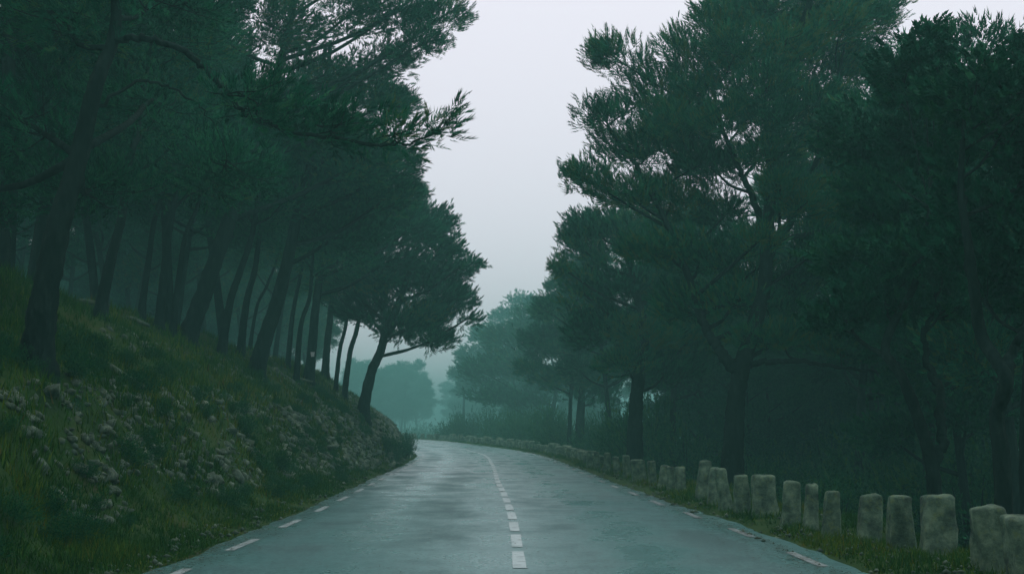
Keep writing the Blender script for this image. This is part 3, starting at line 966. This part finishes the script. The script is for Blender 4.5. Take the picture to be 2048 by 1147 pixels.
for q in range(56):
    y = rr.uniform(190, 380)
    x = rr.uniform(-0.2, 0.09) * y
    s_, t_ = road_st([x], [y])
    if abs(t_[0]) < 8:
        continue
    k = rr.uniform(3.0, 4.5)
    shrub(q, x, y, k, k * rr.uniform(.8, 1.2), 'fog-grey thicket bush in the misted wood round the bend', 'misted bushes round the bend')
# low leafy plants between the rubble of the bank
for q in range(150):
    s = 9 + 38 * rr.random() ** 1.2
    a = rr.uniform(3.9, 6.4) - 0.8 * float(smooth(15, 45, s)) * .8
    x, y = road_xy(s, -a)
    k = rr.uniform(.14, .32)
    t = empty('low_plant', (float(x), float(y), gz(float(x), float(y))))
    t.scale = (k, k, k * rr.uniform(.6, 1.1))
    t.rotation_euler = (0, .45, rr.uniform(0, 6.28))
    tag(t, 'low leafy plant growing between stones of the left bank', 'plant', 'low plants on the left bank')
    obj('foliage', SHRUBS[q % 3][1], None, t)

# ------------------------------------------------------------------ guard stones
def stone_mesh(w, dpt, h, taper, seed, slope=0.0, sink=0.25):
    """rough hewn upright block: rounded square section, tapering up, worn top"""
    r = np.random.default_rng(seed)
    nseg, nr = 32, 17
    ang = np.linspace(0, 2 * math.pi, nseg, endpoint=False) + math.pi / nseg
    ex = 9.0
    rr_ = 1 / (np.abs(np.cos(ang)) ** ex + np.abs(np.sin(ang)) ** ex) ** (1 / ex)
    V = []
    zs = np.concatenate([np.linspace(0, 1, nr - 3), [1.0, 1.0, 1.0]])
    ph = r.uniform(0, 6.28, 6)
    lx, ly = r.uniform(-.07, .07, 2)
    for i in range(nr):
        if i < nr - 3:
            u = i / (nr - 4)
            k = 1 - taper * u
            zz = -sink + (h - 0.03 + sink) * u
            top = 0.0
        else:
            j = i - (nr - 4)
            k = (1 - taper) * (0.92, 0.72, 0.35)[j - 1]
            zz = h - (0.012, 0.002, 0.0)[j - 1]
        wob = 1 + 0.05 * np.sin(2 * ang + ph[0] + zz * 4) + 0.04 * np.sin(3 * ang + ph[1] + zz * 9) + 0.025 * np.sin(5 * ang + ph[2] - zz * 13) + r.normal(size=nseg) * 0.012 + 0.06 * vnoise(np.cos(ang) * 2.2 + seed, np.sin(ang) * 2.2 + zz * 5, seed % 9) + 0.035 * vnoise(np.cos(ang) * 6 + seed, np.sin(ang) * 6 + zz * 14, seed % 7) - 0.10 * (np.abs(np.sin(2 * ang)) > .85) * np.clip(vnoise(ang * 1.5, zz * 7 + seed, 3), 0, 1)
        x = rr_ * np.cos(ang) * w / 2 * k * wob + lx * (zz / h)
        y = rr_ * np.sin(ang) * dpt / 2 * k * wob + ly * (zz / h)
        z = np.full(nseg, zz) + (0.0 if i < nr - 4 else 1.0) * (slope * x + 0.006 * np.sin(2 * ang + ph[3]) + r.normal(size=nseg) * 0.0025)
        V.append(np.stack([x, y, z], -1))
    V.append(np.array([[lx, ly, h + 0.004]]))
    V = np.vstack(V)
    F = []
    for i in range(nr - 1):
        for j in range(nseg):
            a, b = i * nseg + j, i * nseg + (j + 1) % nseg
            F += [(a, b, b + nseg), (a, b + nseg, a + nseg)]
    c = len(V) - 1
    for j in range(nseg):
        F.append(((nr - 1) * nseg + j, (nr - 1) * nseg + (j + 1) % nseg, c))
    return np_mesh('guard_stone', V, np.array(F), smooth_shade=True)


# (left px, right px, top py, base py, taper, label)
ST = [(1958, 2052, 1016, 1150, .22, 'broad stone cut by the lower right photo corner'),
      (1846, 1922, 998, 1116, .12, 'wide pale-sided stone standing apart, second largest in the row'),
      (1778, 1837, 995, 1098, .16, 'square-topped stone, middle of the spaced near trio'),
      (1716, 1772, 992, 1084, .22, 'stone flaring at its foot, farthest of the spaced near trio'),
      (1644, 1686, 983, 1075, .28, 'narrow bright stone with a chipped pale cap'),
      (1606, 1644, 970, 1060, .30, 'slim round-shouldered stone directly left of the bright capped stone'),
      (1561, 1608, 963, 1052, .22, 'flat slanting-topped stone beside a dark gap'),
      (1503, 1562, 952, 1034, .10, 'broadest blocky dark stone of the middle row'),
      (1470, 1504, 949, 1028, .12, 'stone with a yellow lichened crown next to the broad dark block'),
      (1439, 1470, 937, 1020, .18, 'pale-edged stone in the close pair before the tall post stone'),
      (1413, 1441, 935, 1012, .2, 'light grey stone right beside the tall post stone'),
      (1390, 1418, 921, 1000, .04, 'tallest narrow dark post-like stone of the row'),
      (1350, 1376, 934, 986, .12, 'short rounded pale stone left of the tall post stone'),
      (1333, 1352, 933, 980, .12, 'dull stone tucked behind the short rounded one'),
      (1314, 1337, 930, 976, .15, 'arched-top stone with a reddish stain in the middle distance'),
      (1297, 1317, 921, 970, .15, 'upright pale-rimmed stone at the dark block edge'),
      (1264, 1297, 919, 962, .06, 'dark square block stone in the middle distance'),
      (1245, 1264, 910, 954, .18, 'rounded hump stone left of the dark square block'),
      (1226, 1244, 913, 948, .15, 'small low stone between two rounded ones'),
      (1205, 1224, 905, 944, .18, 'arched stone behind a tall grass stalk'),
      (1188, 1202, 903, 938, .15, 'weathered stone left of the grass stalk'),
      (1172, 1188, 901, 934, .15, 'jagged-topped stone at the end of the separate stones')]
for i, (l, r_, top, base, tp, lab) in enumerate(ST):
    pc = hit((l + r_) / 2, base)
    if pc is None:
        continue
    d = pc[1]
    w = (r_ - l) * d / FPX
    zt = pix((l + r_) / 2, top, d)[2]
    h = zt - pc[2]
    me = stone_mesh(w * 0.9, w * random.uniform(.7, .9), h, tp + .04, 50 + i, random.uniform(-.08, .08))
    o = obj('guard_stone', me, M_STONE, None, (pc[0], pc[1] + w * .3, gz(pc[0], pc[1] + w * .3)))
    o.rotation_euler = (random.uniform(-.03, .03), random.uniform(-.04, .04), random.uniform(-.15, .15))
    tag(o, lab, 'guard stone', 'guard stones along the right roadside')
far_st = [stone_mesh(0.5, 0.38, 0.5, .15, 90 + i, 0.05) for i in range(5)]
s = 44.5
q = 0
while s < 112:
    x, y = road_xy(s, 3.75)
    o = obj('guard_stone', far_st[q % 5], M_STONE, None, (float(x), float(y), gz(float(x), float(y))))
    o.scale = (random.uniform(.8, 1.35), random.uniform(.9, 1.2), random.uniform(.65, 1.1))
    o.rotation_euler = (0, random.uniform(-.05, .05), random.uniform(0, 6.28))
    tag(o, 'small misted guard stone in the far low run before the bend', 'guard stone', 'far guard stones by the bend')
    s += random.uniform(1.0, 1.35) * (1 + (s - 44) * 0.004)
    q += 1
for s, t in ((9.6, 3.95), (8.4, 3.9)):
    x, y = road_xy(s, t)
    o = obj('guard_stone', stone_mesh(.42, .36, .58, .15, int(s * 10)), M_STONE, None, (float(x), float(y), gz(float(x), float(y))))
    tag(o, 'guard stone nearest the viewer at the lower right photo edge', 'guard stone', 'nearest guard stones')

# ------------------------------------------------------------------ rubble stones in the bank
def rubble(seed):
    r = np.random.default_rng(seed)
    bm_v = norm(r.normal(size=(26, 3)))
    import bmesh
    bm = bmesh.new()
    bmesh.ops.create_icosphere(bm, subdivisions=1, radius=1.0)
    V = np.array([v.co[:] for v in bm.verts])
    F = np.array([[v.index for v in f.verts] for f in bm.faces])
    bm.free()
    cuts = norm(r.normal(size=(7, 3)))
    k = np.ones(len(V))
    for c in cuts:
        dt = V @ c
        lim = r.uniform(.38, .75)
        k = np.where(dt > lim, np.minimum(k, lim / np.maximum(dt, 1e-6)), k)
    V = V * k[:, None] * (1 + r.normal(size=(len(V), 1)) * 0.09)
    return np_mesh('stone', V, F, smooth_shade=False)


RUB = [rubble(400 + i) for i in range(10)]
wallroot = empty('rubble_wall', (-4.6, 14, 0.3))
tag(wallroot, 'crumbling dry rubble stone wall half buried in the left bank', 'stone wall')
cand = []
g_rest = Geo()
for i in range(9500):
    s = 8 + 50 * rr.random() ** 0.85
    shift = 0.8 * float(smooth(15, 45, s))
    a = rr.uniform(4.3, 5.5) if rr.random() < .78 else rr.uniform(5.3, 7.2)
    clump = float(vnoise(np.array([s * 0.55]), np.array([a * 1.6]), 7)[0])
    if clump < 0.22 - 0.87 * float(smooth(13, 24, s)) + (0.55 if a > 5.5 else 0.0) + rr.gauss(0, .15):
        continue
    x, y = road_xy(s, -(a - shift))
    cand.append((s, float(x), float(y), (0.03 + 0.11 * rr.random() ** 2.4) * (1.6 if rr.random() < .03 else 1.0) * (1 if s < 30 else 1.2)))
cand.sort(key=lambda c: c[0] / c[3])
for i, (s, x, y, sz) in enumerate(cand):
    z = gz(x, y)
    if i < 290:
        o = obj('stone', RUB[i % 10], M_RUBBLE, wallroot)
        o.location = (x + 4.6, y - 14, z - 0.3 - sz * .12)
        o.scale = (sz * rr.uniform(.8, 1.5), sz * rr.uniform(.8, 1.3), sz * rr.uniform(.6, 1.0))
        o.rotation_euler = (rr.uniform(-.5, .5), rr.uniform(-.5, .5), rr.uniform(0, 6.28))
    else:
        me = RUB[i % 10]
        if i - 290 < 10:
            rub_np = globals().setdefault('_rubnp', {})
        if i % 10 not in rub_np:
            vv = np.empty(len(me.vertices) * 3, np.float32)
            me.vertices.foreach_get('co', vv)
            ff = np.array([p.vertices[:] for p in me.polygons])
            rub_np[i % 10] = (vv.reshape(-1, 3), ff)
        vv, ff = rub_np[i % 10]
        th = rr.uniform(0, 6.28)
        c_, s_ = math.cos(th), math.sin(th)
        q = vv * np.array([rr.uniform(.8, 1.5), rr.uniform(.8, 1.3), rr.uniform(.6, 1.0)]) * sz
        q = q @ np.array([[c_, s_, 0], [-s_, c_, 0], [0, 0, 1]])
        g_rest.add(q + np.array([x, y, z - sz * .12]), ff)
if g_rest.n:
    o = obj('small_stones', g_rest.mesh('small_stones', (-4.6, 14, 0.3)), M_RUBBLE, wallroot)
    o['kind'] = 'stuff'

# single things on the bank
for (px, py, ln, lab, ang) in [(180, 612, .75, 'pale fallen branch lying on the grass right of the biggest trunk', .1), (274, 648, .6, 'pale broken log on the grassy slope below the close trio of pines', .3),
                               (597, 762, .9, 'pale fallen log beside the white-blazed pine', .15), (215, 742, 1.1, 'long pale rotting log at the top of the rubble slope', .5)]:
    h_ = hit(px, py)
    if h_ is None:
        continue
    gw = Geo()
    P = spline([(-ln / 2, 0, .03), (-ln / 6, .04, .06), (ln / 6, -.03, .05), (ln / 2, .02, .03)], 10)
    tube(gw, P, np.linspace(.055, .035, 10), 8, .1)
    o = obj('fallen_log', gw.mesh('fallen_log', (0, 0, 0), True), M_RUBBLE, None, (h_[0], h_[1], h_[2] + .02))
    o.rotation_euler = (0, ang, rr.uniform(-.3, .3))
    tag(o, lab, 'log')
h_ = hit(702, 782)
if h_ is not None:
    o = obj('boulder', rubble(777), M_BARK, None, (h_[0], h_[1] + .2, h_[2] + .1))
    o.scale = (.26, .24, .2)
    tag(o, 'dark rounded boulder at the foot of the crooked end pine', 'boulder')

# ------------------------------------------------------------------ grass
def grass_patch(name, label, n, smin, smax, amin, amax, side, hmin, hmax, dry, power=2.0, lean=0.35):
    u = RNG.random(n)
    s = smin * (smax / smin) ** (u ** (1.0 / 1.0)) if power == 2.0 else RNG.uniform(smin, smax, n)
    a = RNG.uniform(amin, amax, n)
    if side > 0:
        a = a + 0.2 * (1 - smooth(14, 24, s))
    x, y = road_xy(s, a * side)
    cl = vnoise(x * 1.4, y * 1.4, 8) + 0.6 * vnoise(x * 4, y * 4, 9)
    keep = cl + 0.5 * RNG.normal(size=n) > -0.25
    x, y, s, cl, a = x[keep], y[keep], s[keep], cl[keep], a[keep]
    z = ground_z(x, y) - 0.015
    n = len(x)
    h = RNG.uniform(hmin, hmax, n) * (0.7 + 0.5 * smooth(-.5, .9, cl)) * smooth(abs(amin) - .12, abs(amin) + .5, a).clip(.35, 1)
    w = 0.003 + 0.00030 * s + 0.003 * RNG.random(n)
    th = RNG.uniform(0, 6.28, n)
    b = np.stack([x, y, z], -1)
    sd = np.stack([np.cos(th), np.sin(th), 0 * th], -1) * w[:, None]
    ln = norm(np.stack([RNG.normal(size=n) * lean, RNG.normal(size=n) * lean, np.ones(n)], -1)) * h[:, None]
    tip = b + ln
    V = np.stack([b - sd, b + sd, tip], 1)
    F = np.arange(n * 3).reshape(-1, 3)
    val = np.clip(dry + 0.2 * vnoise(x * .8, y * .8, 12) + 0.14 * RNG.normal(size=n), 0, 1)
    o = obj(name, np_mesh(name, V.reshape(-1, 3), F, np.repeat(val, 3)), M_GRASS)
    tag(o, label, 'grass', kind='stuff')


grass_patch('verge_grass', 'mossy green and rust-brown grass on the left road verge', 85000, 8.0, 62, 3.28, 4.7, -1, .05, .18, .40)
grass_patch('bank_grass', 'green grass on the left bank under the pines', 160000, 9.0, 60, 4.4, 12.5, -1, .08, .28, .43)
grass_patch('roadside_grass', 'short green grass at the foot of the guard stones', 95000, 8.0, 100, 2.98, 5.2, 1, .04, .17, .45)
# loose gravel on the verges and fallen needles on the asphalt
octa = np.array([(1, 0, 0), (-1, 0, 0), (0, 1, 0), (0, -1, 0), (0, 0, 1), (0, 0, -1)], float)
octf = np.array([(0, 2, 4), (2, 1, 4), (1, 3, 4), (3, 0, 4), (2, 0, 5), (1, 2, 5), (3, 1, 5), (0, 3, 5)])
gg = Geo()
for q in range(2600):
    s = 8.5 * (70 / 8.5) ** rr.random()
    t = rr.choice([1, 1, -1])
    t = rr.uniform(2.75, 4.4) if t > 0 else -rr.uniform(3.15, 3.9)
    x, y = road_xy(s, t)
    k = (0.008 + 0.03 * rr.random() ** 3) * (1 + s * 0.01)
    e = np.array([rr.uniform(.7, 1.4), rr.uniform(.7, 1.4), rr.uniform(.5, .9)]) * k
    th = rr.uniform(0, 6.28)
    v = octa * (1 + np.array([[rr.uniform(-.25, .25)] for _ in range(6)])) * e
    v = v @ np.array([[math.cos(th), math.sin(th), 0], [-math.sin(th), math.cos(th), 0], [0, 0, 1]])
    z = road_top(s, t) if (abs(t) < 2.85) else gz(float(x), float(y)) + 0.02
    gg.add(v + np.array([float(x), float(y), z + e[2] * .4]), octf)
tag(obj('gravel', gg.mesh('gravel'), M_RUBBLE), 'loose grey gravel along both road edges', 'gravel', kind='stuff')
M_LITTER = attr_mat('pine_litter', [(0.0, (0.03, 0.035, 0.015)), (0.6, (0.07, 0.06, 0.03)), (1.0, (0.11, 0.10, 0.05))], 0.8, 0.1)
nn = 9000
ls = 8.5 * (60 / 8.5) ** RNG.random(nn)
lt = np.where(RNG.random(nn) < .5, 2.85 - np.abs(RNG.normal(size=nn)) * .28, -3.25 + np.abs(RNG.normal(size=nn)) * .28)
sc_ = RNG.random(nn) < .15
lt = np.where(sc_, RNG.uniform(-3, 2.7, nn), lt)
lx, ly = road_xy(ls, lt)
lz = road_z(ls) + 0.043
an = RNG.uniform(0, 6.28, nn)
ll = RNG.uniform(.03, .09, nn) * (1 + ls * .01)
lw = (0.003 + ls * 0.00022)
c0 = np.stack([lx, ly, lz], -1)
dv = np.stack([np.cos(an) * ll, np.sin(an) * ll, RNG.uniform(0, .004, nn)], -1)
sv = np.stack([-np.sin(an) * lw, np.cos(an) * lw, np.zeros(nn)], -1)
LV = np.stack([c0 - sv, c0 + sv, c0 + dv], 1).reshape(-1, 3)
tag(obj('pine_litter', np_mesh('pine_litter', LV, np.arange(nn * 3).reshape(-1, 3), np.repeat(RNG.random(nn), 3)), M_LITTER),
    'fallen brown pine needles strewn on the asphalt edges', 'needles', kind='stuff')
_tri = {}
for o in bpy.data.objects:
    if o.type == 'MESH':
        _tri[o.data.name] = sum(len(p) - 2 for p in [0]) if False else len(o.data.loops) - 2 * len(o.data.polygons)
import sys
sys.stderr.write('TRIS %d\n' % sum(_tri.values()))

# ------------------------------------------------------------------ haze
def haze_box(x0, x1, y0, y1, z0, z1):
    V = [(x, y, z) for z in (z0, z1) for y in (y0, y1) for x in (x0, x1)]
    F = [(0, 2, 3, 1), (4, 5, 7, 6), (0, 1, 5, 4), (2, 6, 7, 3), (0, 4, 6, 2), (1, 3, 7, 5)]
    m = bpy.data.materials.new('haze')
    m.use_nodes = True
    N, L = m.node_tree.nodes, m.node_tree.links
    N.clear()
    o_ = N.new('ShaderNodeOutputMaterial')
    v = N.new('ShaderNodeVolumePrincipled')
    v.inputs['Color'].default_value = HAZE_COLOR
    v.inputs['Density'].default_value = HAZE_DENSITY
    v.inputs['Anisotropy'].default_value = 0.2
    L.new(v.outputs[0], o_.inputs['Volume'])
    o = obj('haze', np_mesh('haze', np.array(V, float), np.array(F)), m)
    tag(o, 'pale blue-green mountain fog filling the wood', kind='stuff')


haze_box(-830, 830, -730, 930, -7, 19)
